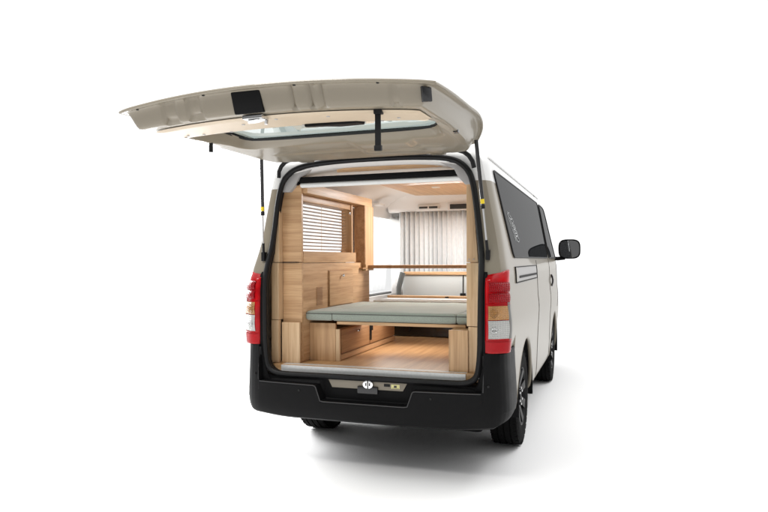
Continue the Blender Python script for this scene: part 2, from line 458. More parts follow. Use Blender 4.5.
# panel seams, rail slot, handle on the right side (and seams left)
for side in (1, -1):
    for (yy, z0, z1) in ((1.80, .33, 1.33), (2.98, .34, 1.9 if side > 0 else .97), (3.98, .8, 1.34)):
        s_ = MB(); pts = []
        for k in range(25):
            z = lerp(z0, z1, k / 24); x, y2, zz = shell(side_x(z), yy, z); pts.append((side * (x - .0005), y2, zz))
        s_.tube(pts, .0032, 6); s_.build('panel_seam', 'gasket', van)
fr = MB()
q = side_patch(.46, 1.74, 1.185, 1.288, 1, .005, 16, 4)
loop = q[0] + [r[-1] for r in q[1:-1]] + q[-1][::-1] + [r[0] for r in q[1:-1]][::-1]
fr.tube(loop, .0035, 6, closed=True); sl_f = fr.build('rail_cover', 'gasket', van)
pl = MB(); pl.grid(side_patch(.55, 1.72, 1.192, 1.282, 1, .0035, 16, 4)); pl.build('cover_panel', 'greytrim', sl_f)
pl = MB(); pl.grid(side_patch(.46, .55, 1.19, 1.285, 1, .0045, 4, 4)); pl.build('cover_end', 'beige', sl_f)
pl = MB(); pl.grid(side_patch(.62, 1.72, 1.212, 1.228, 1, .0065, 16, 2)); pl.build('rail_groove', 'gasket', sl_f)
for side in (1, -1):
    h = MB(); h.tube([(side * (side_x(z) * .999 + .004 + .014 * math.sin(math.pi * (z - 1.06) / .12)), 3.14, z) for z in [1.06 + .012 * k for k in range(11)]], .009, 8)
    if side < 0:
        for v in h.bm.verts: v.co = Vector((v.co.x + .012, v.co.y + .50, v.co.z - .16))
    h.build('door_handle', 'blackgloss' if side > 0 else 'beige', van)
    if side > 0: h = MB(); h.lathe([(side * .866, .0), (side * .874, .016), (side * .874, .0)], 'x', (0, 3.26, 1.15), 16); h.build('door_lock', 'blackgloss', van)

# arch lips and wheel wells
for side in (1, -1):
    for (c, zc, r) in ARCHES:
        lip = MB(); pts = []
        for k in range(33):
            a = lerp(-.14, math.pi + .14, k / 32); yy, z = c + r * math.cos(a), zc + r * math.sin(a)
            x, y2, zz = shell(side_x(z), yy, z); pts.append((side * (x - .012), y2, zz))
        lip.tube(pts, .014, 8); lip.build('arch_lip', 'beige', van)
        well = MB(); rows = []
        for xx in (.855, .80, .56):
            rows.append([(side * xx, c + (r + .002) * math.cos(a), zc + (r + .002) * math.sin(a)) for a in [lerp(-.2, math.pi + .2, k / 24) for k in range(25)]])
        well.grid(rows); well.grid([rows[-1], [(side * .56, p[1], zc - .05) for p in rows[-1]]])
        well.build('wheel_well', 'plastic', van)
under = MB(); under.box((-.60, .14, .37), (.60, 4.6, .50)); under.box((-.60, .62, .15), (.60, 4.3, .375), .03); under.box((-.52, .27, .245), (.52, .615, .39), .03); under.box((-.775, 1.5, .335), (.775, 3.12, .39)); under.box((-.76, .1, .38), (.76, .56, .45))  # low boxes added out of sight to block light below the floor pan
under.build('underbody_and_light_block', 'plastic', van)
ax = MB(); ax.tube([(-.66, 1.0, .345), (.66, 1.0, .345)], .045, 12); ax.lathe([(-.12, .0), (-.1, .09), (0, .10), (.1, .09), (.12, .0)], 'x', (0, 1.0, .345), 24)
ax.tube([(-.45, .35, .27), (-.45, 1.7, .27)], .035, 10); ax.build('rear_axle', 'rubber', van)

# wheels
def wheel_meshes():
    t = MB(); RO = .345
    prof = [(-.092, .205), (-.100, .235), (-.101, .275), (-.094, .318), (-.080, .338), (-.060, .3445)]
    for gx in (-.045, 0.0, .045): prof += [(gx - .006, RO), (gx - .004, RO - .009), (gx + .004, RO - .009), (gx + .006, RO)]
    prof += [(.060, .3445), (.080, .338), (.094, .318), (.101, .275), (.100, .235), (.092, .205)]
    t.lathe(prof, 'x', n=72)
    for k in range(36):   # shoulder blocks
        a = 2 * math.pi * k / 36
        for s in (-1, 1):
            b = MB(); b.box((s * .066, -.022, .331), (s * .094, .022, .3425), .003); b.bm.transform(Matrix.Rotation(a, 4, 'X'))
            me = bpy.data.meshes.new('x'); b.bm.to_mesh(me); b.bm.free(); t.bm.from_mesh(me); bpy.data.meshes.remove(me)
    r = MB()
    r.lathe([(-.09, .206), (-.085, .19), (.0, .17), (.05, .18), (.085, .196), (.094, .207), (.089, .209), (-.088, .209), (-.09, .206)], 'x', n=64)
    r.lathe([(.055, .0), (.060, .05), (.058, .07), (.03, .075), (.02, .175)], 'x', n=48)
    r.lathe([(.085, .0), (.084, .028), (.06, .032)], 'x', n=32)
    for k in range(8):
        a = 2 * math.pi * k / 8
        b = MB(); b.prism([(.045, -.026, .055), (.045, .026, .055), (.07, .034, .195), (.07, -.034, .195)], (.022, 0, 0), .005); b.bm.transform(Matrix.Rotation(a, 4, 'X'))
        me = bpy.data.meshes.new('x'); b.bm.to_mesh(me); b.bm.free(); r.bm.from_mesh(me); bpy.data.meshes.remove(me)
    n = MB()
    for k in range(6):
        a = 2 * math.pi * k / 6 + .2
        n.lathe([(.055, .0095), (.086, .0095), (.09, .006), (.09, 0)], 'x', (0, .058 * math.cos(a), .058 * math.sin(a)), 8)
    return t, r, n
wz = .345
first = None
for (sx, yy) in ((1, 1.0), (-1, 1.0), (1, 3.60), (-1, 3.60)):
    if first is None:
        t, r, n = wheel_meshes()
        w = bpy.data.objects.new('wheel', None); C.objects.link(w); w.parent = van; w['_b'] = [0, 0, 0]
        parts = [t.build('tyre', 'tyre', w), r.build('rim', 'rim', w)] + build_each(n, 'wheel_nut', 'chrome', w)
        first = w
    else:
        w = first.copy(); C.objects.link(w); w.parent = van
        for p in parts:
            c = p.copy(); C.objects.link(c); c.parent = w
    w.location = Vector((sx * .735, yy, wz)) - Vector(van.location)
    w.rotation_euler = (R(17 * yy), 0, 0 if sx > 0 else math.pi)

# ------------------------------------------------------------------ rear end: pillars, seal, bumper, lamps
def open_loop(off=0, dy=0.0):
    pts = []
    right = OPEN
    for i, (x, z) in enumerate(right): pts.append((x, rear_y(z) + dy, z))
    left = [(-x, y, z) for (x, y, z) in pts[1:-1]][::-1]
    return pts + left
lp = dens(open_loop(), 4)
se = MB(); se.tube([p + Vector((0, -.004, 0)) for p in lp], .0185, 10, closed=True); se.build('door_seal', 'rubber', van)
# inner return of the opening behind the seal
rt_ = MB(); cz = 1.3
rt_.grid([[tuple(p) for p in lp] + [tuple(lp[0])], [(p.x * .993, p.y + .05, cz + (p.z - cz) * .993) for p in lp + [lp[0]]]])
rt_.build('opening_frame', 'rubber', van)
# thin bright edge line of the seal flange at lower right and left
fl = MB()
for s in (1, -1):
    fl.tube([(s * (x + .022), rear_y(z) - .004, z - .002) for (x, z) in OPEN[2:9]], .003, 6)
build_each(fl, 'seal_flange', 'steel', van)

# black plastic pillar covers between seal and lamps
for s in (1, -1):
    b = MB(); rows = []
    for z, x0, x1 in ((.535, .66, .765), (.60, .695, .765), (.70, .713, .765), (.80, .72, .765), (1.0, .725, .765), (1.15, .727, .765), (1.22, .727, .762), (1.252, .727, .755)):
        rows.append([(s * x0, rear_y(z) - .004, z), (s * (x0 + .012), rear_y(z) - .014, z), (s * (x1 - .004), rear_y(z) - .014, z), (s * x1, rear_y(z) + .01, z)])
    rows.append([(p[0], p[1] + .015, p[2] + .012) for p in rows[-1]])
    b.grid(rows); po = b.build('pillar_cover', 'plastic', van)
    c = MB(); c.box((s * .735, -.03, .715), (s * .757, -.012, .775), .003); c.box((s * .741, -.035, .735), (s * .752, -.028, .752), .002); c.build('stop_pad', 'vent', po)

# tail lamps
def lamp_path(z, s, out=.0):
    """points round the rear corner at height z"""
    X = side_x(z); ry = rear_y(z)
    bul = .012 * math.sin(math.pi * min(1, max(0, (z - .79) / .46)))
    P = [(.742, ry - .004), (.746, ry - .020), (.765, ry - .026 - bul), (.79, ry - .024 - bul), (.815, ry - .014 - bul * .8), (.838, ry + .004), (X - .012 + .016, ry + .030), (X + .012, ry + .060), (X + .011, ry + .10), (X + .006, ry + .135), (X - .002, ry + .14)]
    return [(s * (a + (out if i not in (0, 10) else 0) * .6), b - (out if i < 6 else out * .3), z) for i, (a, b) in enumerate(P)]
def lamp_slice(z0, z1, s, i0, i1, out=0., n=6, wav=None):
    rows = []
    for k in range(n + 1):
        z = lerp(z0, z1, k / n); o = out + (wav(k / n) if wav else 0)
        rows.append(lamp_path(z, s, o)[i0:i1 + 1])
    return rows
for s in (1, -1):
    tl = bpy.data.objects.new('tail_light', None); C.objects.link(tl); tl.parent = van; tl['_b'] = [s * .80, .05, 1.02]; tl.location = Vector(tl['_b']) - Vector(van.location)
    a = MB(); rows = []
    for k in range(41):
        z = lerp(.79, 1.262, k / 40)
        row = lamp_path(z, s)
        if z > 1.215:
            # slanted top: outer side reaches higher
            for i in range(len(row)):
                u = i / 10.; zz = 1.215 + (z - 1.215) * lerp(.55, 1.25, sstep(0, .8, u)); row[i] = (row[i][0], row[i][1] + max(0, z - 1.23) * .5, zz)
        rows.append(row)
    bot = [(p[0] * .985, p[1] + .02, p[2] - .004) for p in rows[0]]; top = [(p[0] * .985, p[1] + .02, p[2] + .004) for p in rows[-1]]
    a.grid([bot] + rows + [top]); a.build('red_lens', 'red', tl, angle=50)
    # faceted stop-lamp domes, three stacked lobes
    for (z0, z1) in ((1.085, 1.140), (1.146, 1.205)):
        d = MB(); d.grid(lamp_slice(z0, z1, s, 2, 7, .003, 8, lambda t: .011 * math.sin(math.pi * t) ** .6)); d.build('stop_lens', 'redcut', tl, angle=60)
    d = MB(); d.grid(lamp_slice(.986, 1.066, s, 2, 6, .004, 6, lambda t: .004 * math.sin(math.pi * t))); d.build('turn_signal_lens', 'amber', tl, angle=60)
    d = MB()
    for k in range(3):
        rr = .012 + .009 * k; zc = 1.026; d.tube([(s * (.803 + rr * .8 * math.cos(t)), rear_y(zc) - .042 + .006 * math.cos(t), zc + rr * math.sin(t)) for t in [2 * math.pi * q / 20 for q in range(20)]], .0022, 6, closed=True)
    d.build('bulb_ring', 'amber', tl)
    d = MB(); d.grid(lamp_slice(.876, .981, s, 2, 6, .004, 6, lambda t: .003 * math.sin(math.pi * t))); d.build('reverse_lens', 'clearlens', tl, angle=60)
    d = MB(); zc = .925; d.tube([(s * (.803 + .016 * math.cos(t)), rear_y(zc) - .043 + .005 * math.cos(t), zc + .012 * math.sin(t)) for t in [2 * math.pi * q / 20 for q in range(20)]], .003, 6, closed=True); d.build('bulb_ring', 'steel', tl)
    d = MB(); d.grid(lamp_slice(.872, 1.085, s, 6, 9, .0035, 6)); d.build('smoked_lens', 'darkplastic', tl, angle=60)
    d = MB(); d.tube([p for p in lamp_path(.862, s, .001)[1:10]], .003, 6); d.tube([p for p in lamp_path(1.075, s, .001)[1:10]], .0025, 6); build_each(d, 'lens_joint', 'redlow', tl)
    d = MB(); d.grid(lamp_slice(.80, .856, s, 1, 8, .0025, 3)); d.build('reflector', 'redlow', tl, angle=60)

# bumper: profile swept round the rear
def bump_path():
    P = []
    half = [(.0, -.085), (.15, -.085), (.262, -.084), (.285, -.084), (.315, -.083), (.335, -.083), (.45, -.081), (.58, -.076), (.66, -.071), (.715, -.064), (.730, -.061), (.738, -.059), (.765, -.050), (.80, -.032), (.832, -.006), (.856, .028), (.870, .07), (.877, .12), (.880, .2), (.879, .30), (.874, .37)]
    return half
def ledge_z(x):
    return interp([(0, .458), (.262, .458), (.285, .462), (.318, .552), (.335, .556), (.729, .560), (.738, .79), (1, .79)], x)
def bump_profile(x, y, i, n):
    # outward normal approx
    lz = ledge_z(x)
    side = x > .733
    def pt(d, z):    # d: inset
        if x < .735: return (x - d * .15 * (x / .74), y + d, z)
        t = sstep(.735, .877, x); return (x - d * t, y + d * (1 - t), z)
    bot = lerp(.325, .345, sstep(.5, .88, x))
    bot = bot + .02 * sstep(.80, .88, x)
    pr = [pt(.09, bot + .0), pt(.045, bot + .002), pt(.018, bot + .016), pt(.004, bot + .045), pt(0, bot + .08), pt(-.002, .44), pt(-.001, .5 if side else min(.5, lz - .012))]
    if side:
        up = lz
        pr += [pt(.004, .6), pt(.009, .7), pt(.012, up - .008), pt(.018, up), pt(.05, up + .001), pt(.06, up)]
    else:
        pr += [pt(-.001, lz - .010), pt(.003, lz - .003), pt(.010, lz), pt(.062 + (.012 if x < .3 else 0), lz - .002), pt(.070 + (.012 if x < .3 else 0), lz + .006), pt(.078 if x >= .3 else .085, .585)]
    return pr
half = bump_path(); dense = []
for (a, b) in zip(half, half[1:]):
    for k in range(3): dense.append((lerp(a[0], b[0], k / 3), lerp(a[1], b[1], k / 3)))
dense.append(half[-1])
rowsR = [bump_profile(x, y, i, len(dense)) for i, (x, y) in enumerate(dense)]
bp = MB()
for s in (1, -1): bp.grid([[(s * p[0], p[1], p[2]) for p in r] for r in rowsR])
bumper = bp.build('rear_bumper', 'plastic', van, angle=28)
# highlight bead along the ledge edges, screws
bd = MB()
for s in (1, -1):
    bd.tube([(s * x, y - .0005, ledge_z(x) - .004) for (x, y) in dense if x < .729], .0035, 6)
    bd.tube([(s * (.736 + .002 * math.sin(t * 3)), -.058 + .02 * t, lerp(.565, .775, t)) for t in [k / 8 for k in range(9)]], .0035, 6)
build_each(bd, 'bumper_bead', 'bead', bumper)
for s in (1, -1):
    for (x, z, yy) in ((.43, .515, -.0845), (.765, .60, -.053)):
        sc_ = MB(); sc_.lathe([(yy - .004, 0), (yy - .004, .006), (yy + .006, .008)], 'y', (s * x, 0, z), 10); sc_.build('bumper_clip', 'gasket', bumper)
tread = MB()
for k in range(3): tread.box((-.25, -.068 + .018 * k, .4565), (.25, -.060 + .018 * k, .4605), .001)
tread.build('step_tread_grooves', 'plastic', bumper)

# sill: black cover under the opening, silver strip with latch, white threshold
sill = MB(); sill.prism([(-.735, -.006, .585), (.735, -.006, .585), (.728, .02, .597), (-.728, .02, .597)], (0, .06, 0)); sill.box((-.70, .0, .40), (.70, .06, .588)); sill.build('rear_sill', 'plastic', van)
st = MB()
st.prism([(-.262, -.006, .583), (.262, -.006, .583), (.235, -.006, .533), (-.235, -.006, .533)], (0, .012, 0), .002)
strip = st.build('latch_strip', 'greytrim', van); strip.data.materials[0] = M['beige']
lt = MB(); lt.box((-.058, -.022, .508), (.075, .0, .552), .004); lt.build('latch_base', 'blackgloss', strip)
for sg in (-1, 1):   # two chrome half-round keepers with a slot between
    lt = MB(); cxs, czs = .012, .566
    poly = [(cxs + sg * .0035, -.024, czs + .025)] + [(cxs + sg * (.0035 + .030 * math.sin(t)), -.024, czs + .0255 * math.cos(t)) for t in [math.pi * q / 12 for q in range(1, 12)]] + [(cxs + sg * .0035, -.024, czs - .025)]
    lt.prism(poly, (0, .012, 0), .003); kp = lt.build('striker', 'chrome', strip)
    lt = MB(); lt.box((cxs + sg * .012 - .004, -.0262, czs - .009), (cxs + sg * .012 + .004, -.0235, czs + .009), .001); lt.build('striker_slot', 'gasket', strip)
lt = MB(); lt.box((.113, -.0095, .556), (.152, -.005, .573), .002); lt.build('strip_slot', 'gasket', strip)
lt = MB(); lt.box((.160, -.0082, .546), (.214, -.0055, .572)); sk = lt.build('sticker', 'sticker', strip)
lt = MB(); lt.box((.178, -.0092, .553), (.196, -.0075, .566)); lt.box((.165, -.0092, .549), (.210, -.0075, .551)); lt.build('sticker_print', 'ink', strip)
th = MB(); th.box((-.628, .052, .607), (.612, .075, .6478), .002); th.box((-.628, .0752, .640), (.612, .13, .6505), .001); th.build('threshold_strip', 'alu', van)

# roof rim panel between seal and roller, with wood-coloured strip
hd = MB(); rows = []
for k in range(41):
    x = lerp(-.60, .60, k / 40); zt = interp([(p[0], p[1]) for p in OPEN[::-1]][0:8], abs(x)) + .0
    zt = 1.972 - .055 * (abs(x) / .6) ** 3
    rows.append([(x, .125, zt), (x, .20, zt - .022), (x, .34, 1.92 - .02 * (abs(x) / .6) ** 2), (x, .42, 1.94)])
hd.grid(rows); hd.build('header_trim', 'liner', van)
iw = MB(); iw.prism([(x, .19, 1.925 + dz) for (x, dz) in ((-.28, .0), (.40, .0), (.47, .006), (.44, .020), (.38, .026), (-.22, .026), (-.28, .018))], (0, .02, 0), .002); iw.build('header_strip', 'wood_x', van)
for s in (1, -1):
    g = MB(); g.prism([(s * .655, .115, 1.80), (s * .60, .125, 1.80), (s * .555, .13, 1.85), (s * .53, .13, 1.90), (s * .42, .14, 1.955), (s * .54, .14, 1.94), (s * .61, .125, 1.89)], (0, .04, 0), .003); g.build('corner_trim', 'greytrim', van)

# ------------------------------------------------------------------ interior shell of the van
fl_ = MB(); fl_.box((-.70, .06, .60), (.70, 3.0, .650)); fl_.build('cabin_floor', 'wood_floor', van)
ln = MB()
sec = [(-.80, 1.30), (-.765, 1.55), (-.72, 1.76), (-.685, 1.84), (-.62, 1.90), (-.52, 1.945), (-.40, 1.965), (0, 1.985)]
sec = sec + [(-x, z) for (x, z) in sec[::-1][1:]]
yl = [.36, .8, 1.2, 1.60, 1.7, 2.0, 2.5, 2.9, 3.2, 3.45]
ln.grid([[(x, yy, z) for (x, z) in sec] for yy in yl], keep=lambda i, j: not (j < 2 and (yl[i] >= .36 and yl[i + 1] <= 1.61 or yl[i] >= 1.69 and yl[i + 1] <= 3.5)))
ln.build('headliner', 'liner', van, angle=50)
# front bulkhead above the curtain with vents
bh = MB()
bh.grid([[(x, 2.50 - .22 * sstep(.2, .65, abs(x)) * 0, z) for x in (-.68, -.5, -.25, 0, .25, .5, .68)] for z in (1.815,)] + [[(x, yy, z) for x in (-.66, -.5, -.25, 0, .25, .5, .66)] for (yy, z) in ((2.40, 1.818), (2.37, 1.85), (2.35, 1.90), (2.30, 1.95), (2.2, 1.985))])
bhd = bh.build('front_bulkhead', 'liner', van, angle=60)
vt = MB(); vt.box((-.34, 2.345, 1.832), (-.12, 2.372, 1.876), .006); vt.build('vent_bezel', 'liner', bhd)
vt = MB(); vt.box((-.325, 2.338, 1.838), (-.24, 2.35, 1.858), .003); vt.box((-.225, 2.338, 1.838), (-.14, 2.35, 1.858), .003); build_each(vt, 'air_vent', 'vent', bhd)
vt = MB(); vt.box((-.04, 2.342, 1.815), (.24, 2.36, 1.885), .006); vt.build('vent_bezel', 'liner', bhd)
vt = MB(); vt.box((-.015, 2.33, 1.825), (.22, 2.345, 1.872), .004)
for k in range(4): vt.box((.0, 2.325, 1.83 + .011 * k), (.2, 2.33, 1.834 + .011 * k))
vt.build('air_vent', 'vent', bhd)
# wooden ceiling panel
cp = MB(); cp.prism([(-.36, 1.02, 1.9665), (.55, .62, 1.955), (.55, 2.28, 1.955), (-.34, 2.28, 1.9665)], (0, 0, -.006), .001)
M['wood_ceiling'] = wood('pale_oak_ceiling', 'y', light=(0.66, 0.44, 0.24), dark=(0.52, 0.32, 0.16))
cp.build('ceiling_panel', 'wood_ceiling', van)
cl = MB(); cl.box((-.64, 1.88, 1.846), (-.57, 2.02, 1.868), .006); cl.build('grab_handle', 'liner', van)
dl = MB(); dl.lathe([(1.950, 0), (1.948, .035), (1.962, .04)], 'z', (.05, 1.55, 0), 24); dl.build('ceiling_lamp', 'rollertube', van)
# inner lining of the right wall, left lower wall, front partition
lw = MB(); lw.box((.70, .16, .60), (.72, 2.9, 1.30)); lw.grid([[(.73, yy, 1.28) for yy in (.16, 2.9)], [(.72, yy, 1.5) for yy in (.16, 2.9)], [(.66, yy, 1.86) for yy in (.16, 2.9)], [(.60, yy, 1.93) for yy in (.16, 2.9)]])
lw.build('side_lining', 'liner', van)
lw = MB(); lw.box((-.80, 1.52, .60), (-.78, 3.45, .975)); lw.build('side_lining', 'liner', van)
lw = MB(); lw.box((-.40, 2.9, .5), (.72, 2.93, 1.98)); lw.build('cabin_partition', 'seatdark', van)

def cloth(name, col, tr):
    m = mat(name, col, rough=0.9, bump=0.2, bscale=400); nt = m.node_tree
    b = nt.nodes['Principled BSDF']; o = nt.nodes['Material Output']
    t = nt.nodes.new('ShaderNodeBsdfTranslucent'); t.inputs['Color'].default_value = (*col, 1)
    x = nt.nodes.new('ShaderNodeMixShader'); x.inputs[0].default_value = tr
    nt.links.new(b.outputs[0], x.inputs[1]); nt.links.new(t.outputs[0], x.inputs[2]); nt.links.new(x.outputs[0], o.inputs[0]); return m
# ------------------------------------------------------------------ interior furniture
FX = -.53   # inner face of the left cabinets
cab = thing('window_cabinet', 'tall wooden cabinet along the left wall framing the slatted window blind', 'cabinet', (-.66, .8, .65))
pn = MB(); pn.box((-.672, .165, 1.328), (FX, .19, 1.852), .0015); pn.build('upper_end_panel', 'wood_x', cab)
pn = MB(); pn.box((-.672, .168, .655), (FX, .19, 1.322), .0015); pn.build('lower_end_panel', 'wood_x', cab)
pn = MB(); pn.box((-.672, .16, 1.3225), (FX - .03, .19, 1.3275)); pn.build('joint_line', 'gasket', cab)
pn = MB(); pn.box((-.728, .11, .94), (-.6735, .185, 1.322), .002); pn.box((-.71, .115, 1.328), (-.6725, .185, 1.80), .002); pn.build('side_filler', 'wood_pale', cab)
pn = MB(); pn.box((-.728, .105, .652), (-.674, .14, .937), .002); pn.build('lower_filler', 'wood_pale', cab)
# header above the window: fascia + reveal
pn = MB(); pn.box((-.66, .19, 1.795), (-.497, 1.47, 1.862), .002); pn.build('header_board', 'wood_y', cab)
pn = MB(); pn.box((-.62, .19, 1.748), (-.555, 1.12, 1.786), .003); pn.build('blind_pelmet', 'wood_y', cab)
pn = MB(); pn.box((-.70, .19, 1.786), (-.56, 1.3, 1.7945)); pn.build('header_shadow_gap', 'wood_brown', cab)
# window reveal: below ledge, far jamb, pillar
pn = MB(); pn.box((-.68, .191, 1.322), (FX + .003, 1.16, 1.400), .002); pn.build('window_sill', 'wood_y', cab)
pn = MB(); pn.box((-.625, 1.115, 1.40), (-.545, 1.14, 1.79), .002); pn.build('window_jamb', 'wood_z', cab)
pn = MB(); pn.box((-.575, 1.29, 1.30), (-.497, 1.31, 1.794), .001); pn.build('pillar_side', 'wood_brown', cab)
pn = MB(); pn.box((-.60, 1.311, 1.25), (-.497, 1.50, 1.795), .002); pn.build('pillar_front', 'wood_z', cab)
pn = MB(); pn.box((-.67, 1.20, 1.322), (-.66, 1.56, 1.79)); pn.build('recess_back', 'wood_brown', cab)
# lower run
pn = MB(); pn.box((-.68, .191, .655), (FX, 1.48, 1.318), .0015); lower = pn.build('lower_front', 'wood_y', cab)
pn = MB(); pn.box((FX - .004, .61, 1.00), (FX + .012, 1.07, 1.258), .002); dr = pn.build('drawer', 'wood_y', cab)
pn = MB()
for (a, b) in (((FX, .603, .995), (FX + .0035, .61, 1.263)), ((FX, 1.07, .995), (FX + .0035, 1.077, 1.263)), ((FX, .603, 1.258), (FX + .0035, 1.077, 1.264))): pn.box(a, b)
pn.build('drawer_gap', 'wood_brown', cab)
def knob(mb, x, y, z): mb.lathe([(x, .006), (x + .012, .006), (x + .016, .013), (x + .024, .011), (x + .026, 0)], 'x', (0, y, z), 16)
k = MB(); knob(k, FX + .012, .83, 1.222); k.build('knob', 'chrome', dr)
pn = MB()
for i in range(12): pn.box((FX, .40, 1.02 + .011 * i), (FX + .004, .50, 1.0255 + .011 * i))
pn.build('vent_grille', 'wood_brown', cab)
pn = MB(); pn.box((FX - .02, 1.24, 1.262), (FX + .035, 1.50, 1.276), .002); pn.build('counter_edge', 'wood_brown', cab)

M['wood_slat'] = wood('tan_slat', 'y', light=(0.30, 0.17, 0.075), dark=(0.22, 0.115, 0.045))
bl = thing('window_blind', 'brown slatted blind hanging in the window of the left cabinet', 'blind', (-.60, .65, 1.41))
NSL = 14
for i in range(NSL):
    z = 1.418 + i * .0247
    s_ = MB(); c, s2 = math.cos(R(12)), math.sin(R(12))
    s_.box((-.0125, .192, -.0014), (.0125, 1.10, .0014)); s_.bm.transform(Matrix.Translation((-.60, 0, z)) @ Matrix.Rotation(R(-10), 4, 'Y'))
    s_.build('slat', 'wood_slat', bl, loc=(-.60, .65, z))
cd = MB()
for yy in (.30, .62, .98): cd.tube([(-.588, yy, 1.41), (-.588, yy, 1.75)], .0012, 5)
build_each(cd, 'ladder_cord', 'wood_pale', bl)
cd = MB(); cd.lathe([(-.56, .0), (-.556, .012), (-.545, .012), (-.543, 0)], 'x', (0, 1.085, 1.715), 14); cd.build('cord_catch', 'chrome', bl)

sb = thing('storage_box', 'low upright wooden box at the left side just inside the sill', 'storage box', (-.60, .18, .65))
pn = MB(); pn.box((-.662, .13, .651), (-.53, .150, .922), .0015); pn.build('front_panel', 'wood_pale', sb)
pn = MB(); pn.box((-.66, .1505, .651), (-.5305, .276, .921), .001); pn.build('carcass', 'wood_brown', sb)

tb = thing('corner_cabinet', 'low wooden corner box at the right side just inside the sill', 'cabinet', (.56, .2, .65))
pn = MB(); pn.box((.497, .105, .651), (.616, .125, .905), .0015); pn.build('front_panel', 'wood_z', tb)
pn = MB(); pn.box((.498, .1255, .651), (.616, .36, .903), .0015); pn.build('carcass', 'wood_z', tb)

rc = thing('side_column', 'tall narrow wooden column lining the right edge of the tailgate opening', 'wall panel', (.66, .2, .65))
pn = MB(); pn.prism([(.6165, .118, .651), (.672, .108, .651), (.682, .108, .72), (.682, .108, .927), (.6165, .118, .927)], (0, .05, 0), .0015); pn.build('lower_panel', 'wood_pale', rc)
pn = MB(); pn.prism([(.607, .12, .931), (.682, .115, .931), (.684, .115, 1.30), (.68, .13, 1.318), (.607, .12, 1.318)], (0, .05, 0), .0015); pn.build('middle_panel', 'wood_pale', rc)
pn = MB(); pn.prism([(.607, .125, 1.322), (.676, .135, 1.322), (.640, .14, 1.80), (.607, .135, 1.85)], (0, .05, 0), .0015); pn.build('upper_panel', 'wood_pale', rc)
pn = MB(); pn.box((.617, .19, .651), (.69, 1.9, 1.85), .0015); pn.build('side_wall_panel', 'wood_z', rc)
pn = MB(); pn.box((.53, .50, .651), (.6165, 1.50, .84), .002); pn.build('wheel_box', 'wood_y', rc)
k = MB(); k.lathe([(.119, 0), (.119, .0035), (.125, .004)], 'y', (.622, 0, 1.34), 12); k.lathe([(.123, 0), (.123, .0035), (.128, .004)], 'y', (.65, 0, 1.34), 12); build_each(k, 'screw_cap', 'steel', rc)

# bed base with drawers, bed board, cushions
bb = thing('drawer_unit', 'brown wooden drawer unit under the left side of the bed', 'drawer unit', (-.42, .9, .65))
pn = MB(); pn.box((-.528, .282, .651), (-.335, .302, .908), .0015); pn.build('end_panel', 'wood_z', bb)
pn = MB(); pn.box((-.334, .285, .651), (-.305, .305, .868), .0015); pn.build('end_trim', 'wood_pale', bb)
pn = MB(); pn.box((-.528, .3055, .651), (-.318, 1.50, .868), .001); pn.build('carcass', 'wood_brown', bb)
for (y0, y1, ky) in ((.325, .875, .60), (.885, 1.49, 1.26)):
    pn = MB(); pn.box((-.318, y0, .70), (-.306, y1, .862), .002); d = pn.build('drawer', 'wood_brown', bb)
    k = MB(); knob(k, -.306, ky, .828); k.build('knob', 'chrome', d)
pn = MB(); pn.box((-.306, .875, .725), (-.298, .905, .862), .002); pn.box((-.299, .882, .80), (-.285, .898, .845), .003); pn.build('drawer_catch', 'blackgloss', bb)
pn = MB(); pn.box((-.317, .31, .655), (-.304, 1.495, .690), .001); pn.build('plinth', 'wood_y', bb)

bo = MB(); bo.box((-.303, .235, .906), (.575, 1.72, .926), .0015); bo = bo.build('bed_board', 'wood_x', None, loc=(.1, .9, .906)); tag(bo, 'thin wooden board carrying the bed cushions across the van', 'bed board')

def cushion(x0, x1, y0, y1, z0, z1, name, label, group):
    m = MB(); nx, ny = 14, 16
    def P(u, v, top):
        x, yy = lerp(x0, x1, u), lerp(y0, y1, v)
        e = min(u, 1 - u) * (x1 - x0); g = min(v, 1 - v) * (y1 - y0)
        d = min(e, g); r = .016
        inset = 0 if d >= r else (r - math.sqrt(max(0, r * r - (r - d) ** 2)))
        crown = .010 * sstep(0, .22, d)
        w = (.0022 * math.sin(x * 31 + yy * 9 + 2 * math.sin(yy * 6)) + .0016 * math.sin(x * 11 - yy * 17)) * sstep(0, .06, d)
        return (x, yy, z1 - inset + crown + w if top else z0 + inset)
    us = [0, .004, .012] + [k / nx for k in range(1, nx)] + [.988, .996, 1]; vs = [0, .003, .010] + [k / ny for k in range(1, ny)] + [.99, .997, 1]
    if x1 - x0 < .3: us = [0, .03, .08, .2, .4, .6, .8, .92, .97, 1]
    m.grid([[P(u, v, True) for u in us] for v in vs]); m.grid([[P(u, v, False) for u in us][::-1] for v in vs])
    # sides
    lo = [(x0, y0), (x1, y0), (x1, y1), (x0, y1)]
    def rim(top):
        a = [P(u, 0, top) for u in us] + [P(1, v, top) for v in vs[1:]] + [P(u, 1, top) for u in us[::-1][1:]] + [P(0, v, top) for v in vs[::-1][1:]]
        return a
    m.grid([rim(False), rim(True)])
    root = thing(name, label, 'cushion', ((x0 + x1) / 2, (y0 + y1) / 2, z0), group)
    m.build('cushion_body', 'cushion', root, angle=60)
    p = MB(); p.tube([(a[0], a[1], a[2] - .001) for a in rim(True)[:-1]], .0032, 6, closed=True); p.build('piping', 'piping', root)
    return root
G = 'bed cushions'
cushion(-.526, -.338, .225, 1.28, .929, .994, 'bed_cushion', 'narrow sage green cushion at the cabinet side of the bed', G)
cushion(-.333, .515, .225, 1.28, .929, .994, 'bed_cushion', 'wide sage green cushion filling the middle of the bed', G)
cushion(.520, .612, .225, 1.28, .929, .994, 'bed_cushion', 'narrow sage green cushion against the right column', G)
